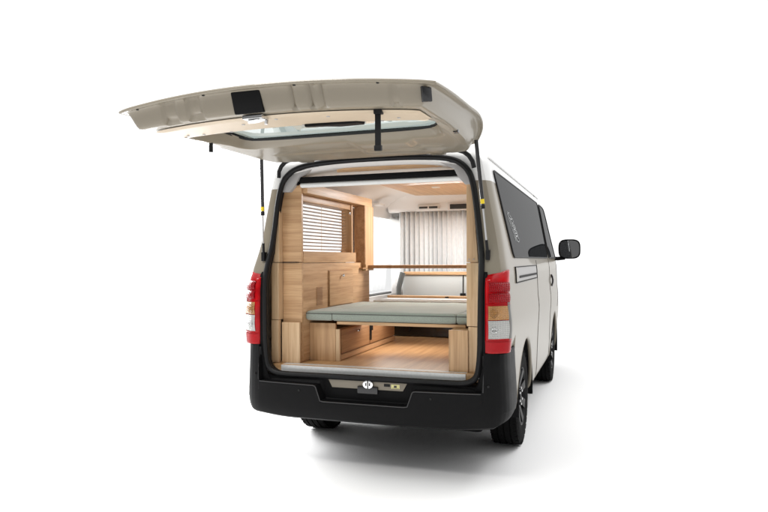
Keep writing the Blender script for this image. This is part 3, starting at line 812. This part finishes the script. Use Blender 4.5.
bb2 = MB(); bb2.box((-.43, 1.30, .94), (.612, 1.66, 1.003), .006); bb2 = bb2.build('bed_headboard', 'rollertube', None, loc=(.1, 1.48, .94)); tag(bb2, 'pale flat panel lying behind the sage bed cushions', 'panel')
wl = MB(); wl.box((-.44, 1.70, .99), (.60, 1.76, 1.022), .002); wl = wl.build('ledge_board', 'wood_x', None, loc=(.1, 1.73, .99)); tag(wl, 'narrow wooden ledge at the foot of the grey seat back', 'ledge')
h = MB(); h.box((.09, 1.685, 1.006), (.12, 1.70, 1.018), .002); h = h.build('ledge_latch', 'blackgloss', wl)

# table rail across the van
rl = MB(); rl.box((-.50, 1.36, 1.268), (.616, 1.60, 1.294), .002); rl = rl.build('cross_shelf', 'wood_brown', None, loc=(0, 1.48, 1.272)); tag(rl, 'thin wooden shelf spanning the van above the grey seat back', 'shelf')

# bench seat in front of the bed
bs = thing('bench_seat', 'grey upholstered seat back with dark strap and a wooden top rail behind the bed', 'seat', (.1, 2.15, .65))
m = MB(); m.box((-.42, 2.08, .95), (.60, 2.16, 1.197), .02); m.build('backrest', 'seat', bs)
m = MB(); m.box((-.40, 2.07, 1.198), (.60, 2.17, 1.226), .003); m.build('top_rail', 'wood_x', bs)
m = MB(); m.tube([(-.45, 2.06, .99), (-.445, 2.055, 1.08), (-.425, 2.06, 1.16), (-.41, 2.065, 1.22)], .026, 10, sq=.6); m.build('side_bolster', 'seatdark', bs)
m = MB(); m.tube([(.168, 2.07, 1.195), (.166, 2.068, 1.03)], .005, 6); m.box((.14, 2.05, .995), (.19, 2.085, 1.03), .005); m.build('strap', 'rubber', bs)
m = MB(); m.box((-.42, 1.80, .655), (.60, 2.3, .90), .01); m.box((-.30, 1.78, .70), (-.26, 1.80, .80), .003); m.box((-.02, 1.77, .66), (.14, 1.80, .77), .006); m.build('seat_base', 'blackgloss', bs)
m = MB(); m.box((-.285, 1.772, .79), (-.262, 1.78, .802), .002); m.build('seat_bolt', 'chrome', bs)

# curtain
cu = MB(); rows = []
NX = 420
for k in range(9):
    t = k / 8; z = lerp(1.818, 1.0, t); row = []
    for i in range(NX + 1):
        u = i / NX; x = lerp(-.56, .62, u)
        ph = u * 2 * math.pi * 25 + .5 * math.sin(u * 19) + .3 * math.sin(u * 41)
        amp = (.024 + .008 * t) * (1 + .3 * math.sin(u * 23))
        row.append((x + .006 * math.sin(2 * ph), 2.44 + amp * math.sin(ph) + .004 * math.sin(ph * 2 + 1), z))
    rows.append(row)
cu.grid(rows); cu = cu.build('curtain', 'curtain', None, angle=80, loc=(0, 2.44, 1.0)); tag(cu, 'pleated cream curtain hanging across the van behind the seat back', 'curtain')
md = cu.modifiers.new('cloth', 'SOLIDIFY'); md.thickness = .002
cr = MB(); cr.tube([(-.60, 2.44, 1.826), (.62, 2.44, 1.826)], .008, 8); cr = cr.build('curtain_rail', 'steel', None, loc=(0, 2.44, 1.826)); tag(cr, 'thin rail carrying the cream curtain below the ceiling vents', 'curtain rail')
cu = MB(); rows = []
for k in range(7):
    t = k / 6; z = lerp(1.80, .985, t); row = []
    for i in range(57):
        u = i / 56; ph = u * 2 * math.pi * 5 + .4 * math.sin(9 * u); row.append((-.70 + (.018 + .006 * t) * math.sin(ph), lerp(2.60, 3.30, u), z))
    rows.append(row)
cu.grid(rows); M['sheer'] = cloth('white_sheer', (0.84, 0.83, 0.82), .6)
cu = cu.build('curtain', 'sheer', None, angle=80, loc=(-.70, 2.95, .985)); tag(cu, 'white curtain gathered beside the bright door window', 'curtain')
md = cu.modifiers.new('cloth', 'SOLIDIFY'); md.thickness = .002

# roller screen across the top of the opening
rs = thing('roller_screen', 'black roller housing with pale rolled screen across the top of the tailgate opening', 'roller screen', (.03, .18, 1.85))
m = MB(); rows = []
m.box((-.545, .155, 1.862), (.602, .205, 1.900), .007); m.build('housing', 'plastic', rs)
m = MB(); m.tube([(-.535, .175, 1.845), (.60, .175, 1.845)], .0165, 16); m.build('screen_roll', 'rollertube', rs)
m = MB(); m.box((.538, .1515, 1.873), (.592, .1555, 1.883)); m.build('maker_plate', 'paper', rs)
m = MB(); m.box((-.565, .145, 1.845), (-.545, .205, 1.91), .004); m.box((.602, .15, 1.86), (.612, .205, 1.90), .004); m.build('end_bracket', 'rubber', rs)

# ------------------------------------------------------------------ tailgate, raised
YF = .105
def gw(y):      # half width at y
    return sinterp([(-1.36, .750), (-1.325, .764), (-1.27, .777), (-1.0, .783), (-.6, .778), (-.25, .764), (-.08, .742), (.10, .66)], y)
def near_y(u): return -1.345 + .050 * abs(u) ** 2.2 + .015 * max(0, (abs(u) - .88) / .12) ** 2.6
def zskin(x, y):
    e = sinterp([(-1.35, 2.052), (-1.2, 2.064), (-1.0, 2.080), (-.65, 2.104), (-.35, 2.130), (-.20, 2.128), (-.08, 2.095), (.10, 2.03)], y)
    c1 = sinterp([(-1.35, 2.10), (-1.0, 2.088), (-.75, 2.070), (-.4, 2.058), (-.15, 2.05), (.10, 2.035)], y)
    q = lerp(e + .048, c1, sstep(-1.25, -.95, y))
    ax = abs(x) / .775
    return lerp(e + (q - e) * (1 - ax ** 2), lerp(q, e, sstep(.70, .96, ax)), sstep(-1.25, -.95, y))
def zinner(x, y):
    base = sinterp([(-1.3, 1.966), (-1.0, 1.976), (-.7, 1.990), (-.35, 1.99), (-.1, 1.985), (.10, 1.978)], y)
    return base + .022 * (1 - (abs(x) / .77) ** 2) * sstep(.0, -.6, y) + .006 * (1 - (abs(x) / .77) ** 2)
WIN = (-.915, -.43, .63)  # y0, y1, half width
def win_d(x, y):
    """signed distance to window opening (negative inside)"""
    hw = WIN[2] - .05 * sstep(-.9, -.43, y)
    cy, hy = (WIN[0] + WIN[1]) / 2, (WIN[1] - WIN[0]) / 2
    r = .07
    dx, dy = abs(x) - hw + r, abs(y - cy) - hy + r
    return math.hypot(max(dx, 0), max(dy, 0)) + min(max(dx, dy), 0) - r
def gate_point(u, v, kind):
    y = lerp(near_y(u), YF - .06 * abs(u) ** 4, v); x = u * gw(y)
    return x, y
def under_z(x, y, u, v, ds):
    zs = zskin(x, y) - .012; zi = zinner(x, y)
    t = sstep(.024, .078, ds)
    z = lerp(zs, zi, t)
    wd = win_d(x, y)
    z = lerp(z, zskin(x, y) - .014, 1 - sstep(.0, .038, wd))
    # bulge on the beam near the hinges
    b = (1 - sstep(.14, .20, abs(x - .22))) * sstep(-.40, -.36, y) * (1 - sstep(-.1, -.02, y))
    z -= .016 * b
    z += .007 * math.exp(-((y + .20) / .018) ** 2) * (1 - sstep(.50, .56, abs(x))) - .005 * math.exp(-((abs(x) - .66) / .012) ** 2) * sstep(-1.1, -1.0, y) * (1 - sstep(-.2, -.1, y))
    return z
NU, NV = 130, 96
us = [-1 + 2 * i / NU for i in range(NU + 1)]
# denser near the rims
us = [math.copysign(1 - (1 - abs(u)) ** 1.25, u) for u in us]
vs = [(i / NV) for i in range(NV + 1)]; vs = [v ** 1.35 for v in vs]
inner_rows, outer_rows, ins = [], [], []
for v in vs:
    ir, orow, fr_ = [], [], []
    for u in us:
        x, y = gate_point(u, v, 0)
        ds = min(gw(y) - abs(x), y - near_y(u), (YF - .06 * abs(u) ** 4 - y) + .02)
        z = under_z(x, y, u, v, ds)
        dn = y - near_y(u)
        if .02 < dn < .11:   # pressed reliefs on the face nearest the rim
            band = sstep(.02, .045, dn) * (1 - sstep(.085, .11, dn))
            for (c, w_, h_) in ((-.50, .045, .030), (-.36, .040, .032), (.145, .010, .026), (.235, .010, .026), (.28, .008, .022), (.60, .016, .018)):
                z += h_ * band * (1 - sstep(w_ * .75, w_, abs(x - c)))
        ir.append((x, y, z)); orow.append((x * 1.002, y - .002, zskin(x, y))); fr_.append(win_d(x, y))
    inner_rows.append(ir); outer_rows.append(orow); ins.append(fr_)
def keepwin(i, j): return not (ins[i][j] < .004 and ins[i + 1][j] < .004 and ins[i][j + 1] < .004 and ins[i + 1][j + 1] < .004)
tg = MB(); tg.grid(inner_rows, keep=keepwin)
gate = tg.build('tailgate', 'beige', van, angle=50)
gate['label'] = 'beige tailgate raised high with its inner face showing'
sk_ = MB(); sk_.grid(outer_rows, keep=keepwin)
def rim_of(rows): return rows[0] + [r[-1] for r in rows[1:]] + rows[-1][::-1][1:] + [r[0] for r in rows[::-1][1:-1]]
a, b = rim_of(outer_rows), rim_of(inner_rows)
sk_.grid([a + [a[0]], b + [b[0]]])
sk_.build('outer_skin', 'beige', gate, angle=50)
hem = MB(); hem.tube([((p[0] + q[0]) / 2, (p[1] + q[1]) / 2, (p[2] + q[2]) / 2) for p, q in zip(a, b)], .0075, 8, closed=True); hem.build('rim_hem', 'beige', gate)
gl = MB(); gy = [lerp(WIN[0] - .03, WIN[1] + .03, k / 10) for k in range(11)]
gl.grid([[(lerp(-.645, .645, i / 20), yy, zskin(lerp(-.645, .645, i / 20), yy) - .007) for i in range(21)] for yy in gy])
gl.build('rear_window', 'green', gate)
# black ceramic edge round the glass
ed = MB(); pts = []
cy, hy = (WIN[0] + WIN[1]) / 2, (WIN[1] - WIN[0]) / 2
for k in range(80):
    t = 2 * math.pi * k / 80; c, s2 = math.cos(t), math.sin(t); n_ = 6
    rr = (abs(c) ** n_ + abs(s2) ** n_) ** (-1 / n_)
    px_, py_ = (WIN[2] - .02) * c * rr * .985, cy + hy * s2 * rr * .97; pts.append((px_, py_, zskin(px_, py_) - .013))
ed.tube(pts, .008, 6, closed=True); ed.build('window_gasket', 'rubber', gate)
# trim panel on the inside, below the window
tp = MB(); rows = []
for k in range(15):
    v = k / 14; row = []
    for i in range(41):
        u = lerp(-1, 1, i / 40); yn = near_y(u) + .125; yf = WIN[0] - .040
        y = lerp(yn, yf, v); x = u * (gw(y) - .105 + .0 * v)
        d = min(1 - abs(u), v * .4, (1 - v) * .4)
        row.append((x, y, zinner(x, y) - .004 - .009 * sstep(0, .02, d)))
    rows.append(row)
tp.grid(rows); trim = tp.build('trim_panel', 'trim', gate, angle=60)
cp_ = MB()
for (x, y) in ((-.58, -1.02), (-.5, -1.0), (-.35, -.985), (-.2, -1.12), (.05, -.985), (.25, -1.15), (.45, -.985), (.55, -1.05), (-.62, -.985), (0, -1.17)):
    z = zinner(x, y) - .013; cp_.lathe([(z + .002, .009), (z - .003, .008), (z - .0045, 0)], 'z', (x, y, 0), 12)
build_each(cp_, 'trim_clip', 'greytrim', gate)
hp = MB(); hp.prism([(.06, -1.0, 2.004), (.33, -1.0, 2.004), (.36, -.975, 2.004), (.345, -.94, 2.004), (.22, -.935, 2.004), (.16, -.96, 2.004), (.06, -.975, 2.004)], (0, 0, -.026), .006); hp.build('pull_recess', 'plastic', trim)
# latch cover box on the near face
bx = MB(); bx.prism([(-.150, -1.316, 2.086), (-.004, -1.316, 2.088), (.002, -1.286, 1.992), (-.146, -1.286, 1.990)], (0, .055, .012), .010); bx.build('latch_cover', 'plastic', gate)
bx = MB(); bx.box((-.12, -1.265, 1.972), (-.02, -1.20, 1.992), .006); bx.tube([(-.10, -1.24, 1.965), (-.05, -1.25, 1.963), (-.02, -1.235, 1.972)], .008, 8); bx.build('latch', 'chrome', gate)
bx = MB(); bx.tube([(-.035, -1.19, 1.99), (-.035, -1.20, 1.958)], .008, 8); bx.build('latch_pin', 'steel', gate)
# screws along the lip
sx = MB()
for x in (-.67, -.285, .17, .54):
    yy = near_y(x / .77) + .018; z = zskin(x, yy) - .012; sx.lathe([(z + .001, .007), (z - .004, .006), (z - .004, 0)], 'z', (x, yy, 0), 10)
build_each(sx, 'rubber_stop', 'gasket', gate)
# square cut-out with lock at the right corner
bx = MB(); bx.prism([(.716, -1.285, 2.040), (.742, -1.232, 2.044), (.742, -1.217, 1.990), (.716, -1.262, 1.980)], (.010, -.010, 0), .003); bx.build('corner_lock', 'blackgloss', gate)
bx = MB(); bx.box((.682, -.555, 1.990), (.708, -.515, 2.035), .005); bx.build('side_bracket', 'blackgloss', gate)
# hanging pull strap
ps = MB(); ps.prism([(.486, -1.19, 1.985), (.512, -1.19, 1.985), (.511, -1.185, 1.83), (.484, -1.185, 1.83)], (0, .007, 0), .003); ps.box((.483, -1.20, 1.965), (.520, -1.17, 1.99), .004); ps.box((.482, -1.192, 1.808), (.514, -1.172, 1.832), .004); ps.build('pull_strap', 'rubber', gate)
# small pin hanging at the left
bx = MB(); bx.tube([(-.66, -.70, 2.0), (-.66, -.70, 1.945)], .011, 10); bx.build('buffer_pin', 'rubber', gate)
# gas struts
for s in (1, -1):
    top, bot = Vector((s * .706, -.06, 2.035)), Vector((s * .752, .045, 1.365))
    mid = top.lerp(bot, .56); d = (bot - top).normalized()
    g = MB(); g.tube([top, mid], .0115, 12); st_ = g.build('gas_strut', 'blackgloss', gate)
    g = MB(); g.tube([mid, mid + d * .022], .0128, 12); g.build('strut_end', 'rubber', st_)
    g = MB(); g.tube([mid - d * .035, mid - d * .008], .0122, 12); g.build('strut_band', 'yellow', st_)
    g = MB(); g.tube([mid, bot], .0055, 10); g.build('strut_rod', 'steel', st_)
    g = MB(); g.tube([bot - d * .09, bot + d * .004], .009, 10); g.box((bot.x - .012, bot.y - .012, bot.z - .03), (bot.x + .012, bot.y + .03, bot.z + .03), .004); g.build('strut_mount', 'rubber', st_)
# hinges and black hinge arms
for s in (1, -1):
    hg = MB(); hg.box((s * .40, .0, 1.985), (s * .49, .10, 2.005), .004); hg.box((s * .425, -.03, 1.992), (s * .44, .05, 2.01), .003); hg.box((s * .455, -.03, 1.992), (s * .47, .05, 2.01), .003); hg.build('hinge', 'beige', van)
    hb = MB(); hb.tube([(s * .53, .07, 2.006), (s * .57, .07, 2.004), (s * .605, .075, 1.992), (s * .635, .08, 1.968), (s * .655, .085, 1.935), (s * .663, .095, 1.895)], .014, 10); hb.box((s * .515, .05, 1.994), (s * .555, .10, 2.018), .006); hb.build('wiring_boot', 'rubber', van)

# ------------------------------------------------------------------ front: door mirrors, lamps, bumper
for s in (1, -1):
    m = MB(); rows = []
    for k in range(13):   # housing: rounded box bulging forward
        t = k / 12; sc2 = math.sqrt(max(0.02, 1 - (t) ** 3)); row = []
        for q in range(32):
            a = 2 * math.pi * q / 32; n_ = 3.4; c, s2 = math.cos(a), math.sin(a); rr = (abs(c) ** n_ + abs(s2) ** n_) ** (-1 / n_)
            row.append((s * (1.002 + .122 * c * rr * sc2), 3.93 + .11 * t, 1.452 + .112 * s2 * rr * sc2))
        rows.append(row)
    m.grid(rows, closed=True); m.bm.faces.new([v for v in m.bm.verts[-32:]]) if False else None
    mo = m.build('door_mirror', 'blackgloss', van, angle=60)
    g = MB(); ring = [(s * (1.002 + .108 * c * (abs(c) ** 3.4 + abs(s2) ** 3.4) ** (-1 / 3.4)), 3.938, 1.452 + .098 * s2 * (abs(c) ** 3.4 + abs(s2) ** 3.4) ** (-1 / 3.4)) for c, s2 in [(math.cos(2 * math.pi * q / 32), math.sin(2 * math.pi * q / 32)) for q in range(32)]]
    f = [g.bm.verts.new(p) for p in ring]; g.bm.faces.new(f); g.build('mirror_face', 'mirrorglass', mo)
    g = MB(); g.tube([(s * .80, 3.98, 1.345), (s * .87, 3.975, 1.343), (s * .95, 3.975, 1.352)], .022, 10); g.build('mirror_arm', 'plastic', mo)
    hl = MB(); hl.grid([[(s * x, yy + .012, z) for (x, yy) in ((.52, 4.80), (.62, 4.76), (.70, 4.69), (.765, 4.60), (.80, 4.48))] for z in (.80, .88, .96)]); hl.build('headlight', 'clearlens', van)
fb = MB(); fb.grid([[(x, yy, z) for (x, yy) in ((-.825, 4.35), (-.795, 4.58), (-.69, 4.76), (-.45, 4.85), (0, 4.875), (.45, 4.85), (.69, 4.76), (.795, 4.58), (.825, 4.35))] for z in (.30, .34, .55, .60)]); fb.build('front_bumper', 'plastic', van)
gr = MB(); gr.box((-.45, 4.80, .68), (.45, 4.85, .78), .01); gr.build('grille', 'blackgloss', van)

# ------------------------------------------------------------------ floor
fm = mat('studio_floor', (0.94, 0.94, 0.94), rough=0.7, spec=0.2)
f = MB(); n = 64
rows = [[(r * math.cos(2 * math.pi * k / n), 2 + r * math.sin(2 * math.pi * k / n), 0) for k in range(n)] for r in (.5, 3, 8, 20, 60, 200)]
vsx = f.grid(rows, closed=True); f.bm.faces.new(vsx[0])
fo = f.build('floor', fm, None); fo['kind'] = 'structure'

# ------------------------------------------------------------------ light
world = bpy.data.worlds.new('World'); sc.world = world; world.use_nodes = True
nt = world.node_tree; bg = nt.nodes['Background']
tc = nt.nodes.new('ShaderNodeTexCoord'); sp = nt.nodes.new('ShaderNodeSeparateXYZ'); nt.links.new(tc.outputs['Generated'], sp.inputs[0])
# added world gradient shaping the light: bright ahead and overhead, darker behind and right
r1 = nt.nodes.new('ShaderNodeValToRGB')
r1.color_ramp.elements[0].position = .38; r1.color_ramp.elements[0].color = (.13, .13, .13, 1)
r1.color_ramp.elements[1].position = .66; r1.color_ramp.elements[1].color = (1.25, 1.25, 1.25, 1)
mr = nt.nodes.new('ShaderNodeMapRange'); mr.inputs['From Min'].default_value = -1; mr.inputs['From Max'].default_value = 1
dp = nt.nodes.new('ShaderNodeVectorMath'); dp.operation = 'DOT_PRODUCT'; dp.inputs[1].default_value = (-.35, .937, 0)
nt.links.new(tc.outputs['Generated'], dp.inputs[0]); nt.links.new(dp.outputs['Value'], mr.inputs['Value']); nt.links.new(mr.outputs['Result'], r1.inputs['Fac'])
r2 = nt.nodes.new('ShaderNodeValToRGB')
r2.color_ramp.elements[0].position = .55; r2.color_ramp.elements[0].color = (0, 0, 0, 1)
r2.color_ramp.elements[1].position = .95; r2.color_ramp.elements[1].color = (1, 1, 1, 1)
mr2 = nt.nodes.new('ShaderNodeMapRange'); mr2.inputs['From Min'].default_value = -1; mr2.inputs['From Max'].default_value = 1
nt.links.new(sp.outputs['Z'], mr2.inputs['Value']); nt.links.new(mr2.outputs['Result'], r2.inputs['Fac'])
mx = nt.nodes.new('ShaderNodeMixRGB'); mx.inputs['Color2'].default_value = (1.30, 1.30, 1.30, 1)
nt.links.new(r2.outputs['Color'], mx.inputs['Fac']); nt.links.new(r1.outputs['Color'], mx.inputs['Color1']); nt.links.new(mx.outputs['Color'], bg.inputs['Color'])
bg.inputs['Strength'].default_value = 1.0

def area(name, loc, target, size, power, col=(1, 1, 1)):
    l = bpy.data.lights.new(name, 'AREA'); l.shape = 'RECTANGLE'; l.size, l.size_y = size; l.energy = power; l.color = col
    o = bpy.data.objects.new(name, l); C.objects.link(o); o.location = loc
    o.rotation_euler = (Vector(target) - Vector(loc)).to_track_quat('-Z', 'Y').to_euler(); return o
area('overhead_softbox', (0, 1.5, 5.5), (0, 1.5, 0), (5, 7), 70)
area('rear_key_softbox', (-1.4, -3.9, 5.9), (0, .2, .4), (2.6, 1.7), 285, (1, .99, .97))
area('side_softbox', (2.9, 2.6, 4.4), (.9, 2.2, 1.2), (3.6, 1.0), 65)
area('door_side_softbox', (-3.4, 2.2, 2.0), (-.3, 1.9, 1.0), (2.2, 1.6), 280)
area('cabin_fill', (.1, 1.5, 1.93), (.05, 1.3, .6), (.5, .8), 34, (.93, .97, 1))  # added fill brightening the cabin, not a fitted lamp
area('under_bed_fill', (.12, .95, .89), (.14, .95, .65), (.5, 1.0), 5, (1, .96, .9))  # added fill for the floor below the bed, no lamp is fitted there

# ------------------------------------------------------------------ camera
cam = bpy.data.cameras.new('camera'); co = bpy.data.objects.new('camera', cam); C.objects.link(co)
cam.sensor_width = 36; cam.lens = 655.6 * 36 / 768; cam.clip_end = 1000; cam.clip_start = .05
yaw, pit, roll = R(-18.99), R(.34), R(-.30)
fw = Vector((math.sin(yaw) * math.cos(pit), math.cos(yaw) * math.cos(pit), math.sin(pit))); rt = Vector((math.cos(yaw), -math.sin(yaw), 0)); up = rt.cross(fw)
r2_ = rt * math.cos(roll) + up * math.sin(roll); u2_ = up * math.cos(roll) - rt * math.sin(roll)
m4 = Matrix((r2_, u2_, -fw)).transposed().to_4x4(); m4.translation = Vector((1.436, -3.838, 1.339)); co.matrix_world = m4
sc.camera = co

for o in bpy.data.objects:
    if '_b' in o: del o['_b']
sc.view_settings.view_transform = 'Standard'; sc.view_settings.look = 'None'; sc.view_settings.exposure = 0; sc.view_settings.gamma = 1
sc.cycles.use_denoising = True
sc.cycles.max_bounces = 10; sc.cycles.transparent_max_bounces = 16
